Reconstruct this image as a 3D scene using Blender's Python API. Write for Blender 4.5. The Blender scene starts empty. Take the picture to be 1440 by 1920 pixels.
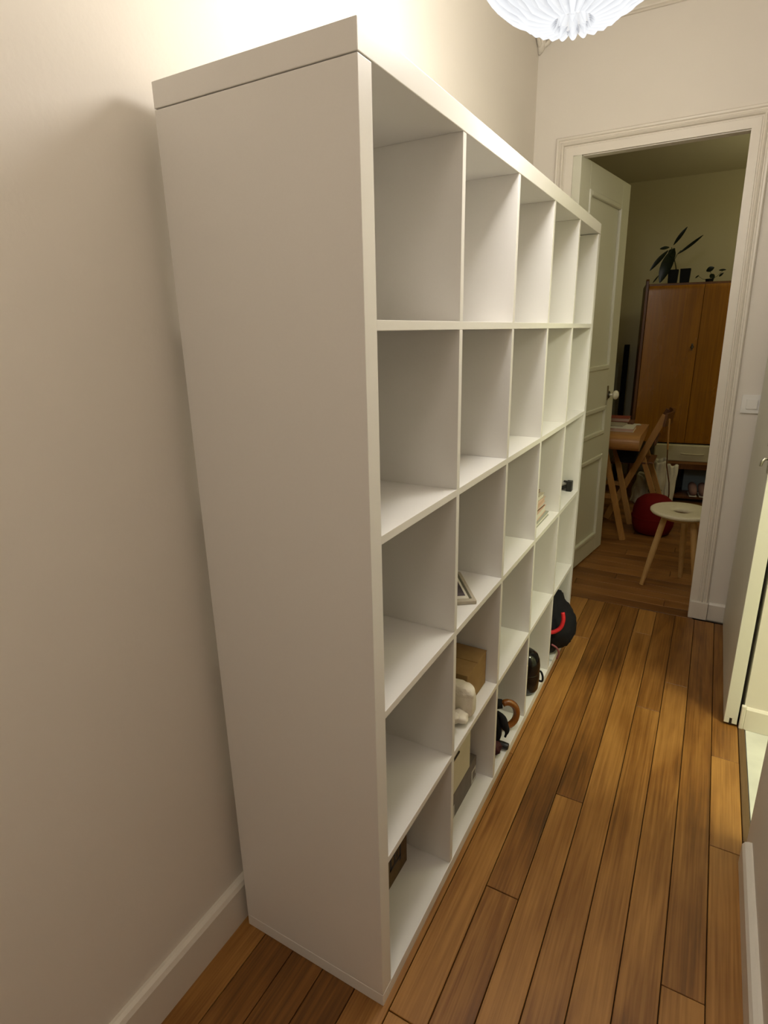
import bpy, bmesh, math, random
from mathutils import Vector, Matrix
random.seed(7)
C = bpy.context.scene.collection
PI = math.pi

# ------------------------------------------------------------------ camera
cam_d = bpy.data.cameras.new('camera'); cam = bpy.data.objects.new('camera', cam_d); C.objects.link(cam)
R = ((0.87281131, 0.48771744, -0.01822415), (-0.12589719, 0.2610659, 0.95707601), (0.47154037, -0.8330524, 0.28926353))
cam.matrix_world = Matrix(((R[0][0], R[1][0], R[2][0], .4595), (R[0][1], R[1][1], R[2][1], -.7608),
                           (R[0][2], R[1][2], R[2][2], 1.4177), (0, 0, 0, 1)))
cam_d.sensor_fit = 'AUTO'; cam_d.sensor_width = 36; cam_d.lens = 36 * 1075.477 / 1920
cam_d.shift_x = -2.45 / 1920; cam_d.shift_y = -11.62 / 1920
cam_d.clip_start = .02
bpy.context.scene.camera = cam

# ------------------------------------------------------------------ world, lights, exposure
w = bpy.data.worlds.new('world'); bpy.context.scene.world = w; w.use_nodes = True
w.node_tree.nodes['Background'].inputs[0].default_value = (.9, .85, .75, 1)
w.node_tree.nodes['Background'].inputs[1].default_value = .02

def light(name, kind, loc, energy, color, size=.1, rot=(0, 0, 0), size_y=None):
    d = bpy.data.lights.new(name, kind); o = bpy.data.objects.new(name, d); C.objects.link(o)
    o.location = loc; o.rotation_euler = rot; d.energy = energy; d.color = color
    if kind == 'AREA':
        d.shape = 'RECTANGLE'; d.size = size; d.size_y = size_y or size
    else: d.shadow_soft_size = size
    return o
LAMP = (.1350, .5850, 2.154)
LS = 1.0     # size of the shade
light('pendant_bulb', 'POINT', LAMP, 60, (1, .96, .92), .12)
light('hall_fill_behind', 'AREA', (.50, -1.5, 2.7), 6.2, (1, .90, .80), .45)  # added fill behind the camera to lift shaded areas; no known lamp there
light('side_room_light', 'AREA', (1.35, .75, 2.4), 22, (.97, .98, .74), .4)
light('far_room_fill', 'AREA', (1.3, 3.7, 2.45), 3.5, (1, .97, .62), .6)  # added fill brightening the otherwise unlit far room
light('far_room_up_fill', 'AREA', (1.3, 4.1, 1.85), 3.6, (1, .95, .66), .4, (PI, 0, 0))  # added unseen fill aimed up, brightens the far room's ceiling and upper walls
vs = bpy.context.scene.view_settings
vs.view_transform = 'Standard'; vs.look = 'None'; vs.gamma = 1; vs.use_curve_mapping = False
vs.exposure = 0.35

# ------------------------------------------------------------------ materials
def mat(name, col, rough=.6, spec=.5, metal=0, noise=None, nscale=20, bump=0, bscale=200, emit=None, emit_s=0, coat=0):
    m = bpy.data.materials.new(name); m.use_nodes = True; nt = m.node_tree; n = nt.nodes; b = n['Principled BSDF']
    b.inputs['Base Color'].default_value = (*col, 1); b.inputs['Roughness'].default_value = rough
    b.inputs['Specular IOR Level'].default_value = spec; b.inputs['Metallic'].default_value = metal
    b.inputs['Coat Weight'].default_value = coat
    tc = n.new('ShaderNodeTexCoord')
    if noise:
        t = n.new('ShaderNodeTexNoise'); t.inputs['Scale'].default_value = nscale; t.inputs['Detail'].default_value = 4
        r = n.new('ShaderNodeValToRGB'); r.color_ramp.elements[0].position = .3; r.color_ramp.elements[1].position = .7
        r.color_ramp.elements[0].color = (*noise, 1); r.color_ramp.elements[1].color = (*col, 1)
        nt.links.new(tc.outputs['Object'], t.inputs['Vector']); nt.links.new(t.outputs['Fac'], r.inputs['Fac'])
        nt.links.new(r.outputs['Color'], b.inputs['Base Color'])
    if bump:
        t2 = n.new('ShaderNodeTexNoise'); t2.inputs['Scale'].default_value = bscale; t2.inputs['Detail'].default_value = 3
        bp = n.new('ShaderNodeBump'); bp.inputs['Strength'].default_value = bump; bp.inputs['Distance'].default_value = .002
        nt.links.new(tc.outputs['Object'], t2.inputs['Vector']); nt.links.new(t2.outputs['Fac'], bp.inputs['Height'])
        nt.links.new(bp.outputs['Normal'], b.inputs['Normal'])
    return m

def wood(name, dark, mid, lightc, rough=.42, axis=1, rand=True, scale=1.0, coat=0.0, stain=True):
    """board wood; grain runs along the object's local axis"""
    m = bpy.data.materials.new(name); m.use_nodes = True; nt = m.node_tree; n = nt.nodes; L = nt.links
    b = n['Principled BSDF']; b.inputs['Roughness'].default_value = rough; b.inputs['Coat Weight'].default_value = coat
    tc = n.new('ShaderNodeTexCoord'); oi = n.new('ShaderNodeObjectInfo')
    add = n.new('ShaderNodeVectorMath'); add.operation = 'ADD'
    mul = n.new('ShaderNodeVectorMath'); mul.operation = 'SCALE'; mul.inputs[0].default_value = (37, 53, 19)
    L.new(oi.outputs['Random'], mul.inputs['Scale'])
    L.new(tc.outputs['Object'], add.inputs[0]); L.new(mul.outputs[0], add.inputs[1])
    def stretched(f, across, along):
        mp = n.new('ShaderNodeMapping'); s = [across, across, across]; s[axis] = along
        mp.inputs['Scale'].default_value = s; L.new(add.outputs[0], mp.inputs['Vector']); return mp
    mp1 = stretched(0, 9 * scale, .9 * scale)
    t1 = n.new('ShaderNodeTexNoise'); t1.inputs['Scale'].default_value = 1; t1.inputs['Detail'].default_value = 3; t1.inputs['Distortion'].default_value = 1.2
    L.new(mp1.outputs[0], t1.inputs['Vector'])
    wv = n.new('ShaderNodeMath'); wv.operation = 'MULTIPLY'; wv.inputs[1].default_value = 26
    L.new(t1.outputs['Fac'], wv.inputs[0])
    sn = n.new('ShaderNodeMath'); sn.operation = 'SINE'; L.new(wv.outputs[0], sn.inputs[0])
    mp2 = stretched(0, 180 * scale, 3.5 * scale)
    t2 = n.new('ShaderNodeTexNoise'); t2.inputs['Scale'].default_value = 1; t2.inputs['Detail'].default_value = 4
    L.new(mp2.outputs[0], t2.inputs['Vector'])
    mp3 = stretched(0, 7 * scale, 2.6 * scale)
    t3 = n.new('ShaderNodeTexNoise'); t3.inputs['Scale'].default_value = 1; t3.inputs['Detail'].default_value = 5
    L.new(mp3.outputs[0], t3.inputs['Vector'])
    # mix factor = .5 + grain + fibre + blotch + per-board offset
    def madd(src, k, prev):
        a = n.new('ShaderNodeMath'); a.operation = 'MULTIPLY_ADD'; a.inputs[1].default_value = k
        L.new(src, a.inputs[0])
        if isinstance(prev, float): a.inputs[2].default_value = prev
        else: L.new(prev, a.inputs[2])
        return a.outputs[0]
    f = madd(sn.outputs[0], .065, -.42)
    f = madd(t2.outputs['Fac'], .75, f)
    f = madd(t3.outputs['Fac'], 1.0 if stain else .4, f)
    if rand: f = madd(oi.outputs['Random'], .34, f)
    else: f = madd(t3.outputs['Fac'], .35, f)
    r = n.new('ShaderNodeValToRGB'); e = r.color_ramp.elements
    e[0].position = .12; e[0].color = (*dark, 1); e[1].position = .95; e[1].color = (*lightc, 1)
    k = e.new(.5); k.color = (*mid, 1)
    L.new(f, r.inputs['Fac']); L.new(r.outputs['Color'], b.inputs['Base Color'])
    bp = n.new('ShaderNodeBump'); bp.inputs['Strength'].default_value = .25; bp.inputs['Distance'].default_value = .0012
    L.new(t2.outputs['Fac'], bp.inputs['Height']); L.new(bp.outputs['Normal'], b.inputs['Normal'])
    rr = n.new('ShaderNodeMath'); rr.operation = 'MULTIPLY_ADD'; rr.inputs[1].default_value = .22; rr.inputs[2].default_value = rough - .08
    L.new(t3.outputs['Fac'], rr.inputs[0]); L.new(rr.outputs[0], b.inputs['Roughness'])
    return m

M = {}
M['wall'] = mat('wall_paint', (.82, .765, .68), .75, .3, noise=(.80, .745, .66), nscale=3, bump=.15, bscale=90)
M['ceil'] = mat('ceiling_paint', (.82, .78, .70), .8, .3, bump=.1, bscale=60)
M['trim'] = mat('trim_paint', (.80, .745, .65), .38, .5, noise=(.78, .72, .62), nscale=6, bump=.25, bscale=40)
M['door'] = mat('door_paint', (.74, .73, .60), .35, .5, noise=(.72, .71, .58), nscale=5, bump=.2, bscale=45)
M['shelf'] = mat('white_foil', (.82, .795, .745), .38, .5, noise=(.81, .785, .735), nscale=300)
M['joint'] = mat('dark_joint', (.02, .012, .006), .9)
M['oak'] = wood('oak_floorboards', (.070, .026, .004), (.225, .090, .015), (.42, .20, .045), .40)
M['oak2'] = wood('oak_floorboards_far', (.085, .032, .007), (.21, .085, .019), (.36, .16, .04), .42, axis=0)
M['strip'] = wood('threshold_wood', (.04, .02, .006), (.09, .048, .015), (.15, .08, .03), .5)
M['tile'] = mat('pale_marble_tile', (.78, .78, .70), .25, .5, noise=(.62, .62, .56), nscale=7)
M['grout'] = mat('tile_grout', (.45, .44, .38), .9)
M['bathwall'] = mat('side_room_paint', (.78, .77, .58), .7, .3, bump=.1, bscale=80)
M['slide'] = mat('sliding_door_paint', (.78, .75, .66), .45, .4, noise=(.76, .73, .64), nscale=8)
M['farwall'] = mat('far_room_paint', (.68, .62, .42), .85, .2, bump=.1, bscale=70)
M['plastic'] = mat('white_plastic', (.90, .88, .83), .3)
M['wardrobe'] = wood('varnished_wardrobe_wood', (.25, .092, .003), (.37, .145, .005), (.46, .195, .012), .24, axis=2, rand=False, scale=.5, coat=.15, stain=False)
M['darkwood'] = wood('dark_wood', (.05, .016, .004), (.12, .04, .008), (.18, .07, .015), .35, axis=2, rand=False)
M['lightwood'] = wood('light_wood', (.36, .20, .06), (.52, .31, .11), (.62, .40, .17), .4, axis=2, rand=False)
M['tablewood'] = wood('table_wood', (.30, .13, .03), (.42, .19, .05), (.50, .25, .08), .35, axis=0, rand=False)
M['legwood'] = wood('leg_wood', (.34, .16, .035), (.46, .23, .06), (.54, .29, .09), .4, axis=2, rand=False)
M['stoolpaint'] = mat('cream_painted_wood', (.74, .68, .50), .45, noise=(.68, .62, .44), nscale=60)
M['cream'] = mat('cream_lacquer', (.62, .56, .38), .25, noise=(.55, .49, .32), nscale=12)
M['black'] = mat('black_cloth', (.006, .006, .008), .8, .3, bump=.4, bscale=300)
M['gloss'] = mat('glossy_black', (.002, .002, .003), .16, .45)
M['blackrub'] = mat('black_rubber', (.012, .012, .009), .45)
M['red'] = mat('red_cloth', (.62, .015, .02), .6)
M['pink'] = mat('dull_pink_webbing', (.30, .09, .10), .7)
M['darkred'] = mat('dark_red_cloth', (.16, .004, .003), .8, .2, bump=.4, bscale=200)
M['maroon'] = mat('maroon_cloth', (.05, .004, .006), .7)
M['card'] = mat('brown_cardboard', (.34, .21, .085), .85, .2, noise=(.29, .175, .07), nscale=30)
M['carddark'] = mat('grey_brown_cardboard', (.16, .10, .045), .8, .2, noise=(.12, .075, .03), nscale=40)
M['tape'] = mat('parcel_tape', (.50, .36, .17), .3)
M['cloth'] = mat('cream_cotton', (.86, .80, .68), .9, .2, noise=(.70, .62, .48), nscale=18, bump=.6, bscale=260)
M['cotton'] = mat('tote_cotton', (.62, .56, .42), .9, .2, noise=(.54, .48, .34), nscale=14, bump=.5, bscale=240)
M['cottonwhite'] = mat('bright_tote_cotton', (.80, .76, .58), .9, .2, bump=.4, bscale=200)
M['greybox'] = mat('grey_board', (.16, .13, .115), .6, noise=(.13, .105, .09), nscale=50)
M['whitebox'] = mat('white_board', (.66, .60, .46), .6, noise=(.62, .56, .42), nscale=20)
M['print'] = mat('dark_print', (.02, .012, .008), .7)
M['printwhite'] = mat('pale_print', (.50, .46, .42), .6)
M['greenbox'] = mat('olive_strip', (.12, .11, .07), .5)
M['cane'] = wood('varnished_cane', (.14, .04, .008), (.24, .075, .012), (.34, .13, .02), .18, axis=2, rand=False, coat=.6)
M['metal'] = mat('brushed_metal', (.5, .48, .42), .3, metal=1)
M['darkmetal'] = mat('dark_metal', (.10, .09, .07), .4, metal=1)
M['ceramic'] = mat('cream_ceramic', (.80, .76, .60), .15, coat=.4)
M['pot'] = mat('black_pot', (.003, .004, .004), .6, .2)
M['leaf'] = mat('dark_green_leaf', (.008, .018, .006), .35, noise=(.004, .010, .004), nscale=30)
M['stem'] = mat('plant_stem', (.05, .05, .01), .6)
M['paperwhite'] = mat('white_paper', (.72, .68, .58), .7)
M['paperpink'] = mat('pinkish_paper', (.60, .42, .32), .7)
M['paperbrown'] = mat('brown_book_cover', (.16, .07, .03), .5)
M['paperred'] = mat('red_book_cover', (.30, .06, .035), .5)
M['bluegrey'] = mat('blue_grey_board', (.20, .25, .27), .6)
M['pinkshoe'] = mat('dusty_pink_canvas', (.30, .17, .15), .8)
M['photo'] = mat('dark_photo_print', (.03, .02, .03), .3, noise=(.16, .13, .15), nscale=28)
M['frame'] = mat('pale_frame', (.52, .46, .36), .5, noise=(.40, .35, .25), nscale=35)
M['greenstrip'] = mat('grey_green_frame', (.32, .33, .27), .6)
# lampshade: white translucent plastic ribbons; shade of overlapping folds painted into the emission colour
def shade_mat():
    m = bpy.data.materials.new('lampshade_plastic'); m.use_nodes = True; nt = m.node_tree; n = nt.nodes; L = nt.links
    n.remove(n['Principled BSDF']); out = n['Material Output']
    at = n.new('ShaderNodeAttribute'); at.attribute_name = 'fold'; at.attribute_type = 'GEOMETRY'
    r = n.new('ShaderNodeValToRGB'); r.color_ramp.elements[0].color = (.98, .99, 1, 1); r.color_ramp.elements[1].color = (.40, .41, .45, 1)
    e = n.new('ShaderNodeEmission'); e.inputs['Strength'].default_value = .84
    t = n.new('ShaderNodeBsdfTransparent'); mx = n.new('ShaderNodeMixShader'); mx.inputs[0].default_value = .72
    L.new(at.outputs['Fac'], r.inputs['Fac']); L.new(r.outputs['Color'], e.inputs['Color'])
    L.new(t.outputs[0], mx.inputs[1]); L.new(e.outputs[0], mx.inputs[2]); L.new(mx.outputs[0], out.inputs['Surface'])
    return m
M['shade'] = shade_mat()

# ------------------------------------------------------------------ mesh helpers
def finish(name, bm, m, parent=None, loc=None, smooth=False, bevel=0, seg=2):
    me = bpy.data.meshes.new(name); bmesh.ops.recalc_face_normals(bm, faces=bm.faces); bm.to_mesh(me); bm.free()
    if smooth:
        for p in me.polygons: p.use_smooth = True
    o = bpy.data.objects.new(name, me); C.objects.link(o)
    if isinstance(m, (list, tuple)):
        for k in m: me.materials.append(M[k])
    else: me.materials.append(M[m])
    if parent: o.parent = parent
    if loc: o.location = loc
    if bevel:
        b = o.modifiers.new('bevel', 'BEVEL'); b.width = bevel; b.segments = seg; b.limit_method = 'ANGLE'; b.angle_limit = math.radians(40)
    return o
def bbox(bm, x0, x1, y0, y1, z0, z1, mi=0, mtx=None):
    vs_ = [bm.verts.new(((x0, x1)[i & 1], (y0, y1)[(i >> 1) & 1], (z0, z1)[(i >> 2) & 1])) for i in range(8)]
    for f in ((0, 2, 3, 1), (4, 5, 7, 6), (0, 1, 5, 4), (2, 6, 7, 3), (0, 4, 6, 2), (1, 3, 7, 5)):
        fc = bm.faces.new([vs_[i] for i in f]); fc.material_index = mi
    if mtx: bmesh.ops.transform(bm, matrix=mtx, verts=vs_)
    return vs_
def box(name, x0, x1, y0, y1, z0, z1, m, parent=None, bevel=.001, origin=True):
    bm = bmesh.new()
    if origin:
        c = Vector(((x0 + x1) / 2, (y0 + y1) / 2, z0)); bbox(bm, x0 - c.x, x1 - c.x, y0 - c.y, y1 - c.y, 0, z1 - z0)
        return finish(name, bm, m, parent, c, bevel=bevel)
    bbox(bm, x0, x1, y0, y1, z0, z1); return finish(name, bm, m, parent, bevel=bevel)
def prism(bm, pts, axis, a, b, mi=0):
    """polygon pts in the plane normal to axis, extruded from a to b"""
    def P(p, t):
        return {'x': (t, p[0], p[1]), 'y': (p[0], t, p[1]), 'z': (p[0], p[1], t)}[axis]
    A = [bm.verts.new(P(p, a)) for p in pts]; B = [bm.verts.new(P(p, b)) for p in pts]; k = len(pts)
    f1 = bm.faces.new(A); f2 = bm.faces.new(B[::-1])
    for i in range(k):
        bm.faces.new([A[i], B[i], B[(i + 1) % k], A[(i + 1) % k]]).material_index = mi
    f1.material_index = f2.material_index = mi
def tube(bm, pts, rad, seg=10, caps=True):
    pts = [Vector(p) for p in pts]; n = len(pts); rings = []
    rr = rad if isinstance(rad, (list, tuple)) else [rad] * n
    up = None
    for i, p in enumerate(pts):
        t = (pts[min(i + 1, n - 1)] - pts[max(i - 1, 0)]).normalized()
        if up is None: up = Vector((0, 0, 1)) if abs(t.z) < .9 else Vector((1, 0, 0))
        s = t.cross(up).normalized(); up = s.cross(t).normalized()
        rings.append([bm.verts.new(p + (s * math.cos(a) + up * math.sin(a)) * rr[i]) for a in [2 * PI * k / seg for k in range(seg)]])
    for a, b in zip(rings, rings[1:]):
        for k in range(seg): bm.faces.new([a[k], a[(k + 1) % seg], b[(k + 1) % seg], b[k]])
    if caps: bm.faces.new(rings[0][::-1]); bm.faces.new(rings[-1])
def smooth_path(pts, k=5):
    P = [Vector(p) for p in pts]; P = [P[0] * 2 - P[1]] + P + [P[-1] * 2 - P[-2]]; out = []
    for a, b, c_, d in zip(P, P[1:], P[2:], P[3:]):
        for i in range(k):
            t_ = i / k; out.append(.5 * ((2 * b) + (c_ - a) * t_ + (2 * a - 5 * b + 4 * c_ - d) * t_ ** 2 + (3 * b - a - 3 * c_ + d) * t_ ** 3))
    return out + [P[-2]]
def bar(bm, p, q, wx, wy, side=None):
    """rectangular bar between p and q; wx across (side direction), wy the other way"""
    p, q = Vector(p), Vector(q); t = (q - p).normalized()
    s = Vector(side) if side else Vector((0, 1, 0)); s = (s - t * s.dot(t)).normalized(); u = t.cross(s)
    vs_ = [bm.verts.new(b + s * i * wx / 2 + u * j * wy / 2) for b in (p, q) for i, j in ((-1, -1), (1, -1), (1, 1), (-1, 1))]
    for f in ((0, 1, 2, 3), (7, 6, 5, 4), (0, 4, 5, 1), (1, 5, 6, 2), (2, 6, 7, 3), (3, 7, 4, 0)): bm.faces.new([vs_[i] for i in f])
def lathe(bm, prof, seg=32, c=(0, 0, 0), caps=True):
    rings = []
    for r, z in prof:
        rings.append([bm.verts.new((c[0] + r * math.cos(2 * PI * k / seg), c[1] + r * math.sin(2 * PI * k / seg), c[2] + z)) for k in range(seg)])
    for a, b in zip(rings, rings[1:]):
        for k in range(seg): bm.faces.new([a[k], a[(k + 1) % seg], b[(k + 1) % seg], b[k]])
    if caps: bm.faces.new(rings[0][::-1]); bm.faces.new(rings[-1])
def tag(o, label, cat, group=None, kind=None):
    if kind: o['kind'] = kind
    if label: o['label'] = label
    if cat: o['category'] = cat
    if group: o['group'] = group
    return o
def struct(o, label=None, cat=None):
    o['kind'] = 'structure'
    if label: o['label'] = label
    if cat: o['category'] = cat
    return o
def thing(name, label, cat, loc=(0, 0, 0), rot=(0, 0, 0), group=None):
    o = bpy.data.objects.new(name, None); C.objects.link(o); o.location = loc; o.rotation_euler = rot
    o.empty_display_size = .05
    return tag(o, label, cat, group)

# ================================================================== SETTING
XL, XR, YF = -.425, .700, 2.305      # left wall, right wall, far wall (faces)
ZC = 2.79
# floors ------------------------------------------------------------
floor = struct(box('floor', XL - .1, XR + .012, -3.0, 2.3, -.05, -.012, 'joint', origin=False, bevel=0), 'brown oak plank floor of the corridor', 'floor')
def plank(x0, x1, y0, y1, parent, m, lift=0):
    g = .0011; o = box('plank', x0 + g, x1 - g, y0 + g, y1 - g, -.0115, lift, m, None, bevel=.0012)
    o.modifiers['bevel'].segments = 1
    o.parent = parent; return o
cols = [(-.437, -.42, []), (-.42, -.335, [-1.9, -.72, .95]), (-.335, -.25, [-1.3, .30, 1.5]), (-.25, -.163, [-2.2, -.5, 1.1]), (-.163, -.075, [-1.5, .45]),
        (-.075, .013, [-2.3, -.9, .9]), (.013, .1, [-1.7, 0.0, 1.83]), (.1, .187, [-2.0, -.62, .383]), (.187, .27, [-1.2, .79]),
        (.27, .355, [-1.9, -.35, 2.0]), (.355, .441, [-1.1, 1.386]), (.441, .528, [-2.1, -.2, 1.61]), (.528, .616, [-1.4, .338]),
        (.616, .6995, [-1.8, -.3, .803, 1.213])]
for x0, x1, js in cols:
    ys = [-2.99] + js + [2.27]
    for a, b in zip(ys, ys[1:]): plank(x0, x1, a, b, floor, 'oak', random.uniform(-.0006, .0006))
floor2 = struct(box('floor', -1.72, 1.72, 2.27, 5.5, -.05, -.012, 'joint', origin=False, bevel=0), 'darker oak plank floor of the far room', 'floor')
y = 2.271; k = 0
while y < 5.4:
    y1 = y + .087
    if y < 2.34: xs = [-.25, .52]
    else:
        j = [-.55, .38, -.1, .9, .1][k % 5]; xs = [-1.7, j, 1.7]
    for a, b in zip(xs, xs[1:]): plank(a, b, y, y1, floor2, 'oak2', random.uniform(-.0006, .0004))
    y = y1; k += 1
# side room floor with tiles
floor3 = struct(box('floor', .712, 2.05, .0, 1.43, -.05, -.010, 'grout', origin=False, bevel=0), 'pale marble tile floor of the side room', 'floor')
ty = [1.428, .945, .462, .0]; tx = [.722, 1.16, 1.60, 2.04]
for i in range(3):
    for j in range(3):
        box('tile', tx[i] + .0012, tx[i + 1] - .0012, ty[j + 1] + .0012, ty[j] - .0012, -.0099, -.001, 'tile', floor3, .0008)
struct(box('trim_1', .7005, .7205, .86, 1.42, -.012, .0015, 'strip', bevel=.002), 'dark wooden threshold strip beside the tiles', 'trim')
# walls --------------------------------------------------------------
struct(box('wall_left', XL - .1, XL, -3.0, YF + .05, -.05, ZC + .05, 'wall', bevel=0), 'cream wall behind the shelving unit', 'wall')
def wall_poly(name, pts, axis, a, b, m, label):
    bm = bmesh.new(); prism(bm, pts, axis, a, b); return struct(finish(name, bm, m), label, 'wall')
XO0, XO1 = .497, .466       # right side of the door opening, foot and head (out of plumb)
ZO = 2.182
wall_poly('wall_far', [(XL, -.05), (-.235, -.05), (-.235, ZO), (XO1, ZO), (XO0, -.05), (XR + .15, -.05), (XR + .15, ZC), (XL, ZC)], 'y', YF, YF + .05, 'wall', 'cream corridor end wall around the doorway')
wall_poly('wall_right', [(-3.0, -.05), (.86, -.05), (.86, 2.08), (1.43, 2.08), (1.43, -.05), (YF, -.05), (YF, ZC), (-3.0, ZC)], 'x', XR + .009, XR + .10, 'wall', 'cream right corridor wall with side doorway')
struct(box('wall_back', XL - .1, XR + .1, -3.1, -3.0, -.05, ZC + .05, 'wall', bevel=0), 'cream wall at the near end of the corridor', 'wall')
struct(box('ceiling', XL - .1, XR + .1, -3.0, YF + .05, ZC, ZC + .08, 'ceil', bevel=0), 'white corridor ceiling', 'ceiling')
# side room shell
struct(box('wall_side_room_far', XR + .103, 2.1, 1.43, 1.53, -.05, 2.6, 'bathwall', bevel=0), 'yellowish wall of the side room', 'wall')
struct(box('wall_side_room_right', 2.05, 2.15, -.1, 1.43, -.05, 2.6, 'bathwall', bevel=0), 'outer wall of the side room', 'wall')
struct(box('wall_side_room_near', XR + .103, 2.05, -.1, .0, -.05, 2.6, 'bathwall', bevel=0), 'near wall of the side room', 'wall')
struct(box('ceiling', XR + .103, 2.1, -.1, 1.53, 2.6, 2.68, 'ceil', bevel=0), 'side room ceiling', 'ceiling')
# far room shell
ZC2 = 2.66; YB = 5.36
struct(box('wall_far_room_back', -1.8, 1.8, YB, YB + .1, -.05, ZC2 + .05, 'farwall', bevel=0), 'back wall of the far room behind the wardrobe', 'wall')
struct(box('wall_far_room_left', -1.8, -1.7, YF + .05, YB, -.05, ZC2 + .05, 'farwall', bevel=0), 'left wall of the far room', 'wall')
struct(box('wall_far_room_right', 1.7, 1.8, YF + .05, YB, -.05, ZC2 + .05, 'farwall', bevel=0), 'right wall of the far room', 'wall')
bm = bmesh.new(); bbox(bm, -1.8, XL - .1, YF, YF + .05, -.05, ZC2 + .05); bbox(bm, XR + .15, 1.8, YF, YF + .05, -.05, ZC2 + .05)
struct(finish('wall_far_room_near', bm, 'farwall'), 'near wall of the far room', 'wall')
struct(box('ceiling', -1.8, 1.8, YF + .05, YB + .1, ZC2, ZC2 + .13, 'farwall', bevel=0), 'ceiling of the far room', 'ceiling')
# baseboards -----------------------------------------------------------
def base_prof(x, s, h, t=.02):   # profile in (x,z), s = +1 if thickness grows towards +x
    return [(x, 0), (x + s * t, 0), (x + s * t, h - .014), (x + s * t * .75, h - .004), (x + s * t * .35, h), (x, h)]
bm = bmesh.new(); prism(bm, base_prof(XL, 1, .117), 'y', -3.0, YF); struct(finish('baseboard_left', bm, 'trim'), 'cream skirting board along the left wall', 'baseboard')
bm = bmesh.new(); prism(bm, base_prof(XR + .009, -1, .080, .022), 'y', -3.0, .775); struct(finish('baseboard_right', bm, 'trim'), 'cream skirting board along the right wall', 'baseboard')
bm = bmesh.new(); prism(bm, [(YF, 0), (YF - .014, 0), (YF - .014, .083), (YF - .006, .093), (YF, .093)], 'x', .582, .709)
struct(finish('baseboard_far', bm, 'trim'), 'short skirting board beside the doorway', 'baseboard')
bm = bmesh.new(); prism(bm, [(1.43, 0), (1.418, 0), (1.418, .083), (1.424, .09), (1.43, .09)], 'x', .7155, 2.0)
struct(finish('baseboard_side_room', bm, 'trim'), 'skirting board in the side room', 'baseboard')
box('trim_2', .700, .7145, 1.4145, 1.43, 0, .096, 'trim', None, .003); struct(bpy.data.objects['trim_2'], 'small white end piece of the side room skirting', 'trim')
# cornice --------------------------------------------------------------
def cornice_prof(a, s):
    pts = [(0, 2.682), (.010, 2.682), (.014, 2.686), (.024, 2.688), (.026, 2.692), (.036, 2.702), (.052, 2.712), (.064, 2.728), (.068, 2.745), (.085, 2.750), (.088, 2.765), (.105, 2.768), (.105, ZC), (0, ZC)]
    return [(a + s * p, q) for p, q in pts]
bm = bmesh.new(); prism(bm, cornice_prof(XL, 1), 'y', -3.0, YF); struct(finish('trim_3', bm, 'trim'), 'moulded plaster cornice above the left wall', 'trim')
bm = bmesh.new(); prism(bm, cornice_prof(YF, -1), 'x', XL, XR); struct(finish('trim_4', bm, 'trim'), 'moulded plaster cornice above the doorway wall', 'trim')
bm = bmesh.new(); prism(bm, cornice_prof(XR + .003, -1), 'y', -3.0, YF); struct(finish('trim_5', bm, 'trim'), 'moulded plaster cornice above the right wall', 'trim')
# corner ornament under the cornice (small moulded leaf bracket)
bm = bmesh.new()
tube(bm, smooth_path([(XL + .004, YF - .004, 2.618), (XL + .014, YF - .014, 2.640), (XL + .020, YF - .020, 2.668), (XL + .018, YF - .018, 2.695)]), [.006, .009, .012, .014, .016, .017, .018, .018, .018, .018, .018, .018, .018, .018, .018, .018], 10)
struct(finish('trim_6', bm, 'trim', smooth=True), 'carved plaster ornament in the cornice corner', 'trim')
for q, (ux, uy) in enumerate(((1, 0), (0, 1))):
    bm = bmesh.new()
    tube(bm, smooth_path([(XL + .012 + ux * .004, YF - .012 - uy * .004, 2.640), (XL + .012 + ux * .030, YF - .012 - uy * .030, 2.652), (XL + .010 + ux * .055, YF - .010 - uy * .055, 2.672), (XL + .010 + ux * .085, YF - .010 - uy * .085, 2.684)]), [.008, .009, .0095, .010, .010, .010, .010, .009, .009, .008, .008, .007, .006, .005, .004, .003], 8)
    struct(finish('trim_%d' % (7 + q), bm, 'trim', smooth=True), 'curled plaster leaf beside the corner ornament', 'trim')
# doorway casing (swept, mitred profile) ------------------------------
def casing():
    # profile across the width: (offset outward from opening, projection from wall)
    prof = [(0, 0), (0, .012), (.036, .013), (.038, .009), (.043, .009), (.046, .018), (.052, .022), (.058, .018), (.061, .012), (.066, .012), (.070, .018), (.077, .019), (.082, .013), (.084, 0)]
    lx0, lx1 = -.235, -.235
    def ring(kind):
        out = []
        for o, d in prof:
            if kind == 0: p = (lx0 - o, 0.0)
            if kind == 1: p = (lx1 - o, ZO + o)
            if kind == 2: p = (XO1 + o * .93, ZO + o)
            if kind == 3: p = (XO0 + o * .97, 0.0)
            out.append((p[0], YF - d - .001, p[1]))
        return out
    return [ring(i) for i in range(4)]
rg = casing()
dc = thing('door_casing', 'cream moulded frame around the far doorway', 'door frame', (0, 0, 0)); dc['kind'] = 'structure'
for i, nm in enumerate(('casing_board', 'casing_head', 'casing_board')):
    bm = bmesh.new(); A = [bm.verts.new(p) for p in rg[i]]; B = [bm.verts.new(p) for p in rg[i + 1]]
    for k in range(len(A)): bm.faces.new([A[k], A[(k + 1) % len(A)], B[(k + 1) % len(A)], B[k]])
    bm.faces.new(A); bm.faces.new(B[::-1]); finish(nm, bm, 'trim', dc)
box('plinth_block', .4965, .579, YF - .026, YF - .001, 0, .093, 'trim', dc, .003)
# lining of the opening
bm = bmesh.new(); bbox(bm, -.235, XO1, YF + .001, YF + .049, ZO - .004, ZO + .002); finish('head_lining', bm, 'trim', dc)

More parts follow.
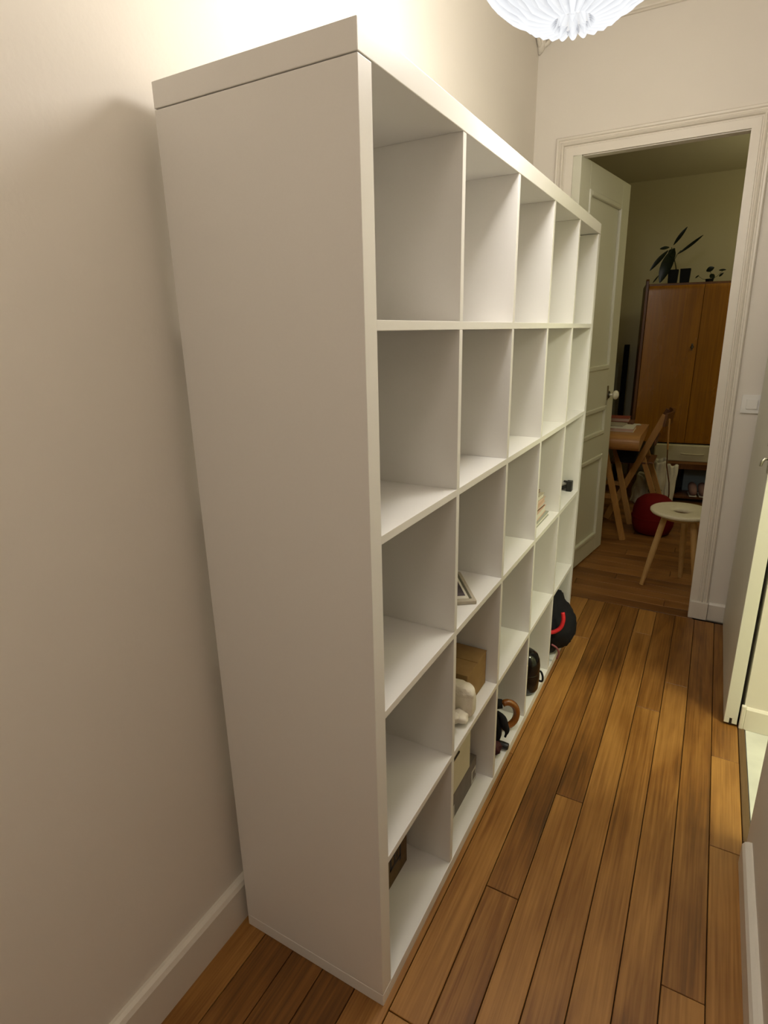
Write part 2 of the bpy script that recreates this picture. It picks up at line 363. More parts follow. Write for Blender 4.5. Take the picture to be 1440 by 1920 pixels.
# ================================================================== far door leaf
t = Vector((.1512, .9885, 0)); nrm = Vector((.9885, -.1512, 0)); fr = Vector((-.066, 3.144, 0))
door = thing('door_1', 'half-open cream panelled inner door seen behind the shelving unit', 'door', (0, 0, 0)); door['kind'] = 'structure'
SH = .034
def dp(s, dn, z): p = fr + t * (s - SH * z) + nrm * dn; return (p.x, p.y, z)
def dslab(bm, s0, s1, d0, d1, z0, z1):
    vs_ = [bm.verts.new(dp((s0, s1)[i & 1], (d0, d1)[(i >> 1) & 1], (z0, z1)[(i >> 2) & 1])) for i in range(8)]
    for f in ((0, 2, 3, 1), (4, 5, 7, 6), (0, 1, 5, 4), (2, 6, 7, 3), (0, 4, 6, 2), (1, 3, 7, 5)): bm.faces.new([vs_[i] for i in f])
S0, S1 = -.79, -.015
panels = [(1.19, 2.06), (.80, .965), (.125, .665)]
pl, prr = -.655, -.145
bm = bmesh.new()
dslab(bm, S0, pl, -.04, 0, .012, 2.182); dslab(bm, prr, S1, -.04, 0, .012, 2.182)
zs = [.012] + sorted([z for p in panels for z in p]) + [2.182]
for a, b in ((zs[0], zs[1]), (zs[2], zs[3]), (zs[4], zs[5]), (zs[6], zs[7])): dslab(bm, pl, prr, -.04, 0, a, b)
finish('door_frame', bm, 'door', door, bevel=.002)
for a, b in panels:
    bm = bmesh.new(); dslab(bm, pl + .001, prr - .001, -.032, -.009, a + .001, b - .001); po = finish('door_panel', bm, 'door', door)
    bm = bmesh.new(); e = .022   # bolection moulding round the panel
    for s0, s1, z0, z1 in ((pl - .004, pl + e, a - .004, b + .004), (prr - e, prr + .004, a - .004, b + .004), (pl + e, prr - e, a - .004, a + e), (pl + e, prr - e, b - e, b + .004)):
        dslab(bm, s0, s1, -.012, .007, z0, z1)
    finish('moulding', bm, 'door', po, bevel=.006, seg=3)
# knob, rose and rim lock
def along(s, z, d0): return Vector(dp(s, d0, z))
kb = (-.115, 1.03)
bm = bmesh.new(); tube(bm, [along(*kb, 0), along(*kb, .006)], .022, 16); finish('knob_rose', bm, 'darkmetal', door, bevel=.001)
bm = bmesh.new(); tube(bm, [along(*kb, .004), along(*kb, .03)], .008, 10)
tube(bm, [along(*kb, d) for d in (.028, .032, .040, .050, .058, .062)], [.012, .022, .028, .027, .018, .006], 18); finish('door_knob', bm, 'ceramic', door, smooth=True)
bm = bmesh.new(); dslab(bm, kb[0] - .035, kb[0] - .008, 0, .003, 1.0, 1.085); finish('keyhole_plate', bm, 'metal', door)

# ================================================================== sliding door leaf and switch
sd = thing('door_2', 'pale sliding door leaf standing along the right wall', 'door', (.673, 1.85, 0)); sd['kind'] = 'structure'
bm = bmesh.new()
bbox(bm, -.021, .021, -.43, .434, .032, 2.12); bbox(bm, -.021, -.004, -.43, .434, .010, .032); bbox(bm, .004, .021, -.43, .434, .010, .032)
finish('door_leaf', bm, 'slide', sd, bevel=.0015)
bm = bmesh.new(); bbox(bm, -.0035, .0035, -.428, .43, .004, .030); finish('guide_groove', bm, 'joint', sd)
bm = bmesh.new(); bbox(bm, -.024, -.0205, -.42, -.39, .955, 1.085); hp = finish('handle_plate', bm, 'metal', sd, bevel=.001)
bm = bmesh.new(); tube(bm, [(-.021, -.405, 1.00), (-.034, -.405, 1.00), (-.041, -.407, .990), (-.043, -.410, .975)], [.005, .005, .0055, .004], 8)
tube(bm, [(-.021, -.405, 1.052), (-.033, -.405, 1.052)], .010, 12); finish('pull_ring', bm, 'metal', sd, smooth=True)
sw = thing('light_switch', 'white square light switch on the wall beside the far doorway', 'switch', (.624, YF, 1.080))
box('switch_plate', -.041, .041, -.009, 0, -.041, .041, 'plastic', sw, .002)
r_ = box('rocker', -.022, .022, -.0135, -.008, -.022, .022, 'plastic', sw, .002); r_.rotation_euler = (.05, 0, 0)

# ================================================================== SHELVING UNIT
tt, ts, tb, dd, cc = .0384, .0373, .032, .0161, .335
H = tt + tb + 5 * cc + 4 * dd; W = 2 * ts + 5 * cc + 4 * dd; D = .388
SZ = lambda k: H - tt - k * cc - (k - 1) * dd       # upper face of shelf k
VY = lambda k: ts + k * cc + (k - 1) * dd           # near face of divider k
su = thing('shelving_unit', 'large white open cube shelving unit, five by five compartments', 'shelving unit', (0, 0, 0))
box('top_panel', -D, 0, 0, W, H - tt, H, 'shelf', su, .0012)
box('bottom_panel', -D, 0, 0, W, 0, tb, 'shelf', su, .0012)
for y0 in (0, W - ts): box('side_panel', -D, -.0004, y0 + .0003, y0 + ts - .0003, tb + .0006, H - tt - .0016, 'shelf', su, .001)
for k in range(1, 5): box('shelf', -D, -.001, ts, W - ts, SZ(k) - dd, SZ(k), 'shelf', su, .0008)
tops = [H - tt, SZ(1) - dd, SZ(2) - dd, SZ(3) - dd, SZ(4) - dd]; bots = [SZ(1), SZ(2), SZ(3), SZ(4), tb]
for r in range(5):
    for k in range(1, 5): box('divider', -D, -.001, VY(k), VY(k) + dd, bots[r], tops[r], 'shelf', su, .0008)

# ================================================================== PENDANT LAMP
lamp = thing('pendant_lamp', 'glowing white pendant lamp of curved ribbed plastic ribbons', 'lamp', LAMP)
NP = 26; RL, HL = .179 * LS, .163 * LS
ribbon_me = None
for i in range(NP):
    if ribbon_me is None:
        bm = bmesh.new(); fl = bm.verts.layers.float.new('fold'); nu, nv = 8, 26; grid = []
        for b in range(nv + 1):
            ph = -PI / 2 * .93 + (PI * .93 - .05) * b / nv          # from the bottom to the top
            row = []
            for a in range(nu + 1):
                u = a / nu * 2 - 1
                half = PI / NP * 1.16
                tw = .42 * math.sin(ph)                              # ribbons twist as they run down
                ang = u * half + tw
                R0 = RL * max(math.cos(ph), .07) ** .82
                R1 = R0 * (1 + .075 * (1 - u * u)) + .012 * LS * (1 - u * u) * (1 if ph < 0 else .5)
                z = HL * math.sin(ph) - (.010 * (1 - u * u) if b < 3 else 0)
                v = bm.verts.new((R1 * math.cos(ang), R1 * math.sin(ang), z)); v[fl] = max(0, (abs(u) - .40) / .60) ** 1.6
                row.append(v)
            grid.append(row)
        for b in range(nv):
            for a in range(nu): bm.faces.new([grid[b][a], grid[b][a + 1], grid[b + 1][a + 1], grid[b + 1][a]])
        me = bpy.data.meshes.new('ribbon'); bm.to_mesh(me); bm.free(); me.materials.append(M['shade'])
        for p in me.polygons: p.use_smooth = True
        ribbon_me = me
    o = bpy.data.objects.new('ribbon', ribbon_me); C.objects.link(o); o.parent = lamp; o.rotation_euler = (0, 0, 2 * PI * i / NP)
# ribbon ends gathered under the shade
tab_me = None
for i in range(8):
    if tab_me is None:
        bm = bmesh.new(); fl = bm.verts.layers.float.new('fold'); rows = []
        for b in range(8):
            q = b / 7; wd = LS * .0085 * math.sin(PI * min(1, .35 + q * .62)) + .0008; row = []
            for u in (-1, -.5, 0, .5, 1):
                v = bm.verts.new((LS * (.020 + .012 * q + .003 * (1 - u * u)), u * wd, -HL + LS * (.016 - .034 * q))); v[fl] = .4 * abs(u) ** 2; row.append(v)
            rows.append(row)
        for b in range(7):
            for a in range(4): bm.faces.new([rows[b][a], rows[b][a + 1], rows[b + 1][a + 1], rows[b + 1][a]])
        tab_me = bpy.data.meshes.new('ribbon_end'); bm.to_mesh(tab_me); bm.free(); tab_me.materials.append(M['shade'])
    o = bpy.data.objects.new('ribbon_end', tab_me); C.objects.link(o); o.parent = lamp; o.rotation_euler = (0, 0, 2 * PI * i / 8 + .2)
bm = bmesh.new(); tube(bm, [(0, 0, HL - .01), (0, 0, ZC - LAMP[2])], .0025, 8); finish('cord', bm, 'plastic', lamp)
bm = bmesh.new(); lathe(bm, [(.004, -.03), (.03, -.028), (.045, -.005), (.046, 0)], 24, (0, 0, ZC - LAMP[2])); finish('ceiling_cup', bm, 'plastic', lamp, smooth=True)

# ================================================================== THINGS ON THE SHELVES
def flatbox(name, m, sx, sy, sz, parent, loc=(0, 0, 0), rz=0, bevel=.001):
    bm = bmesh.new(); bbox(bm, -sx / 2, sx / 2, -sy / 2, sy / 2, 0, sz); o = finish(name, bm, m, parent, loc, bevel=bevel); o.rotation_euler = (0, 0, rz); return o
# picture card lying in the third row
z3 = SZ(3)
a = math.atan2(.819, -.574)
c = Vector((-.006, .536)) + Vector((-.574, .819)) * .095 + Vector((-.819, -.574)) * .072
pf = thing('picture_frame', 'small pale framed picture lying flat on the white shelf', 'picture frame', (c.x, c.y, z3 + .0004), (0, 0, a - PI / 2))
flatbox('frame', 'frame', .144, .19, .011, pf, bevel=.002)
flatbox('mount', 'paperwhite', .118, .164, .0012, pf, (0, 0, .011), bevel=0)
flatbox('picture', 'photo', .096, .132, .0010, pf, (0, 0, .0122), bevel=0)
flatbox('glass_strip', 'greenbox', .007, .165, .0014, pf, (.058, 0, .011), bevel=0)
# stack of books, third row, fourth column
bz = z3 + .0005
bk = [('greenstrip', .016, 'paperwhite', 'bottom thin white book with a dark spine in the shelf stack'), ('paperpink', .026, 'paperwhite', 'salmon-covered book second from the bottom of the shelf stack'),
      ('paperbrown', .016, 'paperwhite', 'brown-covered thin book in the middle of the shelf stack'), ('paperpink', .020, 'paperpink', 'pinkish book above the brown one in the shelf stack'),
      ('frame', .018, 'paperwhite', 'pale beige book second from the top of the shelf stack'), ('paperbrown', .010, 'paperwhite', 'thin dark brown booklet topmost of the shelf stack')]
for i, (cov, th, pg, lab) in enumerate(bk):
    b = thing('book', lab, 'book', (-.108 - .005 * (i % 3), 1.268 - .004 * i, bz), (0, 0, [0, .03, -.04, .02, -.06, .05][i]), 'books stacked in the third row')
    wX, wY = .16 - .006 * i, .21 - .008 * i
    flatbox('cover', cov, wX, wY, .0022, b, (0, 0, 0), bevel=0); flatbox('pages', pg, wX - .006, wY - .006, th - .0044, b, (0, 0, .0022), bevel=0)
    flatbox('cover', cov, wX, wY, .0022, b, (0, 0, th - .0022), bevel=0); bz += th + .0004
# black clamp, third row, last column
cl = thing('clamp', 'small black clamp lying in the farthest compartment of the third row', 'clamp', (-.058, 1.758, z3 + .0005))
bm = bmesh.new(); bbox(bm, .012, .036, -.014, .014, 0, .046); finish('clamp_body', bm, 'blackrub', cl, bevel=.003)
bm = bmesh.new(); bar(bm, (.014, .0, .040), (-.002, -.002, .042), .012, .008); bar(bm, (.016, .0, .022), (-.022, -.004, .006), .016, .014); finish('clamp_jaw', bm, 'blackrub', cl, bevel=.002)
bm = bmesh.new(); bar(bm, (.010, -.009, .034), (-.020, -.011, .018), .004, .004); finish('clamp_screw', bm, 'metal', cl)
# cardboard box, fourth row, second column
z4 = SZ(4)
cb = thing('cardboard_box', 'brown cardboard box behind the cream cloth', 'box', (-.165, .638, z4 + .0005))
flatbox('box_body', 'card', .26, .155, .108, cb, bevel=.002)
bm = bmesh.new()
bbox(bm, -.131, .131, .001, .0785, .1085, .111); finish('flap', bm, 'card', cb, bevel=.0008)
bm = bmesh.new(); bbox(bm, -.131, .131, -.0785, -.001, .1085, .111); finish('flap', bm, 'card', cb, bevel=.0008)

# cream cotton cloth bundle
def blob(name, m, parent, loc, rad, seed, amp=.18, seg=(36, 22), fr_=2.2, flat=None, sub=0):
    bm = bmesh.new(); bmesh.ops.create_uvsphere(bm, u_segments=seg[0], v_segments=seg[1], radius=1)
    from mathutils import noise as nz
    for v in bm.verts:
        p = v.co.copy(); q = p * fr_ + Vector((seed * 7.1, seed * 3.3, seed))
        k = 1 + amp * (nz.noise(q) + .5 * nz.noise(q * 2.3) - .3 * abs(nz.noise(q * 1.7 + Vector((9, 0, 0)))))
        v.co = Vector((p.x * rad[0], p.y * rad[1], p.z * rad[2])) * k
        if flat is not None and v.co.z < flat: v.co.z = flat
    return finish(name, bm, m, parent, loc, smooth=True)
clo = thing('cloth_bundle', 'crumpled cream cotton cloth in front of the cardboard box', 'cloth', (-.052, .522, z4 + .0015))
def sheet(name, m, parent, P0, U, V, nu, nv, fn, thick=.003):
    bm = bmesh.new(); g = []
    for i in range(nu + 1):
        row = []
        for j in range(nv + 1):
            u, v = i / nu, j / nv; p = Vector(P0) + Vector(U) * u + Vector(V) * v + Vector(fn(u, v)); row.append(bm.verts.new(p))
        g.append(row)
    for i in range(nu):
        for j in range(nv): bm.faces.new([g[i][j], g[i + 1][j], g[i + 1][j + 1], g[i][j + 1]])
    o = finish(name, bm, m, parent, smooth=True); s = o.modifiers.new('solid', 'SOLIDIFY'); s.thickness = thick; return o
from mathutils import noise as NZ
def ruff(k, amp, f): return lambda u, v: (amp * NZ.noise(Vector((u * f, v * f, k))), amp * NZ.noise(Vector((u * f, v * f, k + 5))), amp * .7 * NZ.noise(Vector((u * f + 3, v * f, k + 9))))
def cushion(name, m, parent, loc, dim, seed, amp=.010, ex=.32, rz=0, rx=0, fr_=14):
    bm = bmesh.new(); bmesh.ops.create_uvsphere(bm, u_segments=72, v_segments=48, radius=1)
    sg = lambda a, e: math.copysign(abs(a) ** e, a)
    for v in bm.verts:
        p = v.co; r = math.hypot(p.x, p.y) or 1e-6
        q = Vector((sg(p.x / r, ex) * r ** ex * dim[0], sg(p.y / r, ex) * r ** ex * dim[1], sg(p.z, ex) * dim[2]))
        n1 = NZ.noise(q * fr_ + Vector((seed, seed * 2, 0))) + .45 * NZ.noise(Vector((q.x * 55, q.y * 70, q.z * 38 + seed))) + .3 * NZ.noise(Vector((q.x * 110, q.y * 90, q.z * 60 + seed))); n2 = abs(NZ.noise(Vector((q.x * fr_ * .7, q.y * fr_ * 2.2, q.z * fr_ * 1.6 + seed))))
        v.co = q + p.normalized() * (amp * n1 - amp * 1.3 * n2); v.co.z = max(v.co.z, -loc[2] + .0005)
    o = finish(name, bm, m, parent, loc, smooth=True); o.rotation_euler = (rx, 0, rz); return o
cushion('cloth_fold', 'cloth', clo, (-.046, .010, .054), (.100, .024, .052), 1, .0045, ex=.38, fr_=16)
cushion('cloth_fold', 'cloth', clo, (-.030, -.045, .021), (.080, .028, .019), 4, .008, ex=.7, rz=.35, fr_=26)
cushion('cloth_fold', 'cloth', clo, (-.020, -.040, .046), (.058, .022, .015), 7, .008, ex=.85, rz=-.45, fr_=28)
cushion('cloth_fold', 'cloth', clo, (-.052, -.078, .018), (.056, .024, .016), 9, .007, ex=.85, rz=.2, fr_=28)
# small brown box, bottom row near
sb = thing('small_box', 'small grey-brown cardboard box with a dark pictogram in the nearest bottom compartment', 'box', (-.178, .185, tb + .0005))
flatbox('box_body', 'carddark', .14, .28, .115, sb, bevel=.0015)
bm = bmesh.new()
for y0, y1, z0, z1 in ((.045, .105, .052, .060), (.045, .053, .052, .098), (.096, .105, .040, .104), (.060, .088, .090, .098), (.066, .074, .060, .090), (.080, .086, .066, .084)):
    bbox(bm, .0702, .0708, y0, y1, z0, z1)
finish('pictogram', bm, 'print', sb)
# grey box with pale pictograms and white box on it, bottom row second column
gb = thing('storage_box', 'flat grey box with pale pictograms under the white box', 'box', (-.165, .546, tb + .0005))
flatbox('box_body', 'greybox', .23, .31, .088, gb, bevel=.002)
bm = bmesh.new(); bbox(bm, .1152, .1158, -.045, -.028, .004, .050); finish('pictogram', bm, 'printwhite', gb)
bm = bmesh.new()
prism(bm, [(.112, .006), (.150, .006), (.150, .013), (.120, .013), (.120, .046), (.143, .046), (.143, .026), (.150, .026), (.150, .054), (.112, .054)], 'x', .1152, .1158)
finish('pictogram', bm, 'printwhite', gb)
wb = thing('storage_box', 'white box with a slotted side standing on the grey box', 'box', (-.165, .516, tb + .0895))
flatbox('box_body', 'whitebox', .23, .25, .150, wb, bevel=.002)
flatbox('lid', 'whitebox', .234, .254, .030, wb, (0, 0, .150), bevel=.002)
bm = bmesh.new(); bbox(bm, .1152, .1160, -.035, -.018, .052, .072); finish('slot', bm, 'print', wb)
bm = bmesh.new(); bbox(bm, .1152, .1180, -.060, .03, .124, .130); finish('slot', bm, 'print', wb)
# umbrellas, bottom row third column
u1 = thing('umbrella', 'folded black umbrella with a curved brown wooden handle', 'umbrella', (-.05, .935, tb + .0005))
ctr = Vector((.012, .035, .066)); hd = []
for k in range(19):
    a = math.radians(115 - k * 250 / 18); hd.append(ctr + Vector((.6 * math.cos(a), .42 * math.cos(a), 0)) * .052 + Vector((0, 0, .050 * math.sin(a))))
bm = bmesh.new(); tube(bm, hd, [.0125] * 17 + [.012, .010], 14); finish('handle', bm, 'cane', u1, smooth=True)
bm = bmesh.new(); p0 = hd[0]; tube(bm, [p0, p0 + Vector((-.03, -.01, -.004)), p0 + Vector((-.12, -.02, -.03)), p0 + Vector((-.25, -.01, -.06))], [.016, .020, .028, .014], 12)
tube(bm, [(-.03, .0, .075), (-.02, -.02, .045), (-.012, -.035, .030)], [.016, .022, .012], 10); finish('canopy', bm, 'black', u1, smooth=True)
bm = bmesh.new(); tube(bm, [(-.004, -.008, .060), (.0, -.014, .036)], .007, 10); finish('strap_ring', bm, 'darkmetal', u1)
u2 = thing('umbrella', 'short folded maroon umbrella with a straight black grip', 'umbrella', (-.018, .845, tb + .0005))
bm = bmesh.new(); tube(bm, [(-.018, .022, .018), (.004, .025, .016), (.022, .026, .0145)], [.0125, .0125, .0115], 14); finish('grip', bm, 'blackrub', u2, smooth=False, bevel=.003)
bm = bmesh.new(); tube(bm, [(-.018, .022, .018), (-.04, .012, .022), (-.09, -.0, .030), (-.2, -.02, .030), (-.26, -.02, .020)], [.012, .018, .026, .024, .008], 14); finish('canopy', bm, 'maroon', u2, smooth=True)
blob('canopy_fold', 'maroon', u2, (-.022, -.008, .026), (.030, .030, .024), 2, .25, (18, 12), flat=-.0255)
bm = bmesh.new(); tube(bm, smooth_path([(-.020, .014, .150), (-.002, .018, .128), (.006, .020, .100), (.014, .024, .078), (.010, .020, .055)]), [.004 + .010 * math.sin(PI * min(1, (k + 1) / 19)) for k in range(21)], 10)
finish('canopy_fold', bm, 'black', u2, smooth=True)
bm = bmesh.new(); tube(bm, smooth_path([(-.030, .005, .145), (-.018, .008, .110), (-.012, .012, .070), (-.020, .012, .035)]), [.012] * 16, 10); finish('canopy_fold', bm, 'black', u2, smooth=True)
# glossy black case, bottom row fourth column
cs = thing('bottle', 'rounded glossy black flask with a carrying loop', 'bottle', (-.047, 1.240, tb + .001))
bm = bmesh.new(); lathe(bm, [(.030, 0), (.044, .004), (.052, .020), (.055, .060), (.055, .080), (.0535, .086), (.0535, .091), (.055, .097), (.055, .120), (.052, .145), (.044, .165), (.028, .178), (.006, .182)], 32)
finish('flask_body', bm, 'gloss', cs, smooth=True)
bm = bmesh.new(); lathe(bm, [(.0535, .085), (.0548, .087), (.0548, .090), (.0535, .092)], 32); finish('seam_ring', bm, 'gloss', cs)
bm = bmesh.new(); tube(bm, smooth_path([(.042, .030, .080), (.052, .036, .078), (.060, .038, .058), (.060, .036, .038), (.050, .034, .036), (.042, .030, .044)]), .0042, 8); finish('carrying_loop', bm, 'black', cs, smooth=True)
# backpack, bottom row last column
bp_ = thing('backpack', 'black backpack with a red strap bulging out of the last bottom compartment', 'backpack', (-.06, 1.61, tb))
from mathutils import noise as nz2
bm = bmesh.new(); bmesh.ops.create_uvsphere(bm, u_segments=40, v_segments=28, radius=1)
for v in bm.verts:
    p = v.co; q = p * 1.9; k = 1 + .10 * nz2.noise(q) + .05 * nz2.noise(q * 2.7)
    zz = p.z; wide = 1 + .28 * max(0, -zz) - .30 * max(0, zz)
    xx = p.x * (.128 if p.x > 0 else .20) * wide * k; yy = p.y * .135 * (1 - .12 * max(0, zz)) * k; z_ = .148 + zz * .146 * k
    if xx > .055: z_ = z_ * .86 + .012
    v.co = (xx, max(-.160, min(.155, yy)), max(.0015, z_))
finish('bag_body', bm, 'black', bp_, smooth=True)
blob('front_pocket', 'black', bp_, (.078, .010, .110), (.045, .095, .080), 4, .15, (28, 18))
bm = bmesh.new(); tube(bm, smooth_path([(.02, -.150, .155), (.060, -.142, .158), (.088, -.130, .180), (.096, -.122, .215), (.090, -.115, .245)]), .0085, 10); finish('strap', bm, 'red', bp_, smooth=True)['label'] = 'red strap'
bm = bmesh.new(); tube(bm, smooth_path([(.062, -.152, .105), (.080, -.135, .085), (.088, -.122, .055), (.080, -.115, .022)]), .004, 8); finish('strap', bm, 'pink', bp_, smooth=True)['label'] = 'dull pink strap'

# ================================================================== FAR ROOM
# stool ---------------------------------------------------------------
st = thing('stool', 'round cream stool with a hole in the seat and three pale wooden legs', 'stool', (.400, 2.645, 0))
bm = bmesh.new(); prof = [(p_, q_ + .028) for p_, q_ in [(.040, .402), (.040, .418), (.045, .4235), (.065, .427), (.14, .431), (.154, .430), (.159, .426), (.159, .418), (.152, .409), (.120, .402)]]
seg = 48; rings = [[bm.verts.new((r * math.cos(2 * PI * k / seg), r * math.sin(2 * PI * k / seg), z)) for k in range(seg)] for r, z in prof]
for a, b in zip(rings, rings[1:] + rings[:1]):
    for k in range(seg): bm.faces.new([a[k], a[(k + 1) % seg], b[(k + 1) % seg], b[k]])
finish('seat', bm, 'stoolpaint', st, smooth=True)
bm = bmesh.new(); lathe(bm, [(.048, .430), (.048, .412), (.098, .410), (.103, .414), (.103, .430)], 32, caps=False); finish('seat_support', bm, 'lightwood', st)
for ang in (198, 318, 78):
    a = math.radians(ang); bm = bmesh.new(); d_ = Vector((math.cos(a), math.sin(a), 0))
    tube(bm, [d_ * .080 + Vector((0, 0, .432)), d_ * .125 + Vector((0, 0, .2)), d_ * .163 + Vector((0, 0, .002))], [.0165, .0165, .0115], 14); finish('leg', bm, 'lightwood', st, smooth=False)
# table ------------------------------------------------------------------
tbt = thing('table', 'wooden trestle table half hidden by the open door', 'table', (-.32, 3.61, 0))
bm = bmesh.new()
pr_ = []
for k in range(13):
    a = PI / 2 + PI * k / 12; pr_.append((-.262 + .052 * math.cos(a), .680 + .052 * math.sin(a)))
prism(bm, pr_ + [(.27, .700), (.27, .732)], 'x', -.45, .408)
finish('tabletop', bm, 'tablewood', tbt, smooth=False, bevel=.002)
for x0, x1, yy in ((.185, .365, -.285), (-.12, -.36, -.285), (.185, .365, .10), (-.12, -.36, .10)):
    bm = bmesh.new(); bar(bm, (x0, yy, .66), (x1 + (.0), yy, .0), .028, .038); finish('leg', bm, 'legwood', tbt, bevel=.003)
for yy in (-.285, .10):
    bm = bmesh.new(); bar(bm, (.30, yy + .02, .30), (-.28, yy + .02, .30), .02, .03); finish('brace', bm, 'legwood', tbt, bevel=.002)
# things on the table
def book(lab, loc, rz, sx, sy, h, cov, pg, grp='books on the table'):
    b = thing('book', lab, 'book', loc, (0, 0, rz), grp)
    flatbox('cover', cov, sx, sy, .003, b, (0, 0, 0), bevel=0); flatbox('pages', pg, sx - .006, sy - .006, h - .006, b, (0, 0, .003), bevel=0); flatbox('cover', cov, sx, sy, .003, b, (0, 0, h - .003), bevel=0)
book('white magazine pile edge nearest the front of the table', (-.10, 3.56, .733), .02, .25, .20, .024, 'paperwhite', 'paperpink')
book('thin pale booklet on the white magazine', (-.13, 3.60, .758), -.1, .17, .15, .008, 'frame', 'paperwhite')
book('dark brown book behind the white magazine', (-.12, 3.79, .733), 0, .22, .16, .028, 'paperbrown', 'paperbrown')
book('reddish book on the dark brown one', (-.14, 3.80, .762), .05, .20, .15, .026, 'paperred', 'paperpink')
pp = flatbox('paper', 'paperwhite', .07, .05, .004, None, (.0, 3.82, .733), .3); tag(pp, 'small white paper scrap at the back of the table', 'paper')
# black bag under the table
bu = thing('bag', 'black bag hanging dark beneath the tabletop', 'bag', (-.015, 3.60, .335))
bm = bmesh.new(); prism(bm, [(-.075, .27), (.085, .27), (.062, .165), (-.030, .16)], 'y', -.05, .05); finish('bag_body', bm, 'black', bu, bevel=.01)
bm = bmesh.new(); tube(bm, [(-.05, 0, .265), (-.03, 0, .325), (.03, 0, .325), (.05, 0, .265)], .006, 8); finish('handle', bm, 'black', bu)
# folding chair ------------------------------------------------------------
ch = thing('folding_chair', 'brown wooden folding chair beside the table, seen from its side', 'chair', (.05, 3.93, 0))
for yy in (-.17, .17):
    bm = bmesh.new(); bar(bm, (.145, yy, .82), (-.185, yy, .01), .020, .045); finish('leg', bm, 'legwood' if yy < 0 else 'darkwood', ch, bevel=.003)
    bm = bmesh.new(); bar(bm, (.020, yy * .82, .52), (.205, yy * .82, .01), .020, .036); finish('leg', bm, 'legwood', ch, bevel=.003)
bm = bmesh.new()
for k in range(6):
    x0 = -.20 + k * .052; bbox(bm, x0, x0 + .044, -.15, .15, .435 + k * .004, .449 + k * .004)
finish('seat', bm, 'darkwood', ch, bevel=.002)
bm = bmesh.new()
for i in range(10):
    a0, a1 = -.19 + .038 * i, -.19 + .038 * (i + 1); f = lambda q: .135 + .035 * (1 - (q / .19) ** 2)
    v = [bm.verts.new(p) for p in ((f(a0), a0, .74), (f(a1), a1, .74), (f(a1) + .012, a1, .835), (f(a0) + .012, a0, .835), (f(a0) + .016, a0, .74), (f(a1) + .016, a1, .74), (f(a1) + .028, a1, .835), (f(a0) + .028, a0, .835))]
    for q in ((0, 1, 2, 3), (7, 6, 5, 4), (0, 4, 5, 1), (3, 2, 6, 7)): bm.faces.new([v[j] for j in q])
    if i == 0: bm.faces.new([v[0], v[3], v[7], v[4]])
    if i == 9: bm.faces.new([v[1], v[5], v[6], v[2]])
finish('backrest', bm, 'darkwood', ch, smooth=False, bevel=0)
bm = bmesh.new(); bar(bm, (.10, -.17, .62), (.10, .17, .62), .016, .04, (1, 0, 0)); finish('back_slat', bm, 'darkwood', ch, bevel=.002)
# strap hanging from the chair back
sp = thing('strap', 'thin brown strap hanging from the chair back down to the tote bag', 'strap', (.225, 3.74, .80))
bm = bmesh.new(); tube(bm, [(.0, 0, .0), (.004, 0, -.10), (.012, -.0, -.22)], .006, 8); finish('strap_top', bm, 'legwood', sp)
bm = bmesh.new(); tube(bm, [(.012, 0, -.22), (.018, .02, -.34), (.045, .08, -.48), (.052, .14, -.58), (.05, .16, -.70)], .004, 8); finish('strap_cord', bm, 'darkwood', sp)
# tote bags ----------------------------------------------------------------
tg = thing('tote_bag', 'cream cotton tote bag with dark script, standing behind the red pouf', 'bag', (.195, 4.22, 0), (0, 0, .1))
def tote(w0, w1, h, dep, amp, k): 
    def f(u, v):
        wdt = w0 + (w1 - w0) * v
        return ((u - .5) * wdt + amp * NZ.noise(Vector((u * 3, v * 3, k))), -dep * math.sin(PI * u) * (1 - .5 * v) + amp * 1.5 * NZ.noise(Vector((u * 5, v * 3, k + 2))), v * h + .008 * math.sin(u * 9))
    return f
sheet('front_panel', 'cotton', tg, (-.035, 0, .004), (0, 0, 0), (0, 0, 0), 18, 18, tote(.14, .125, .39, .05, .012, 1), .004)
sheet('back_panel', 'cotton', tg, (-.035, .07, .004), (0, 0, 0), (0, 0, 0), 18, 18, tote(.14, .13, .40, -.02, .012, 4), .004)
sheet('side_panel', 'cottonwhite', tg, (.068, .0, .004), (0, 0, 0), (0, 0, 0), 10, 16, tote(.062, .085, .365, .02, .008, 7), .012)
bm = bmesh.new(); tube(bm, [(-.085, -.058, .185), (-.04, -.064, .176), (.012, -.046, .168)], .0018, 6); finish('print_line', bm, 'print', tg)
pts = []
for i, (x0, hh) in enumerate([(-.082, .03), (-.068, .016), (-.055, .034), (-.042, .032), (-.030, .014), (-.018, .018)]):
    yq = -.050 - .014 * math.sin(PI * (i + 1) / 7)
    pts += [(x0 - .004, yq, .150 - i * .002), (x0 + .003, yq, .150 + hh - i * .002), (x0 + .006, yq, .146 - i * .002)]
bm = bmesh.new(); tube(bm, smooth_path(pts, 3), .0024, 5); finish('script_print', bm, 'print', tg)
bm = bmesh.new(); tube(bm, smooth_path([(-.075, -.060, .098), (-.060, -.064, .088), (-.045, -.066, .094), (-.015, -.060, .090)]), .0026, 6); finish('script_print', bm, 'print', tg)
tg2 = thing('tote_bag', 'grey-white cotton bag slumped behind the folding chair legs', 'bag', (.055, 4.34, 0), (0, 0, -.15))
sheet('front_panel', 'cotton', tg2, (0, 0, .004), (0, 0, 0), (0, 0, 0), 16, 14, tote(.20, .11, .235, .05, .014, 11), .004)
sheet('back_panel', 'cotton', tg2, (0, .06, .004), (0, 0, 0), (0, 0, 0), 16, 14, tote(.20, .12, .24, -.02, .014, 14), .004)
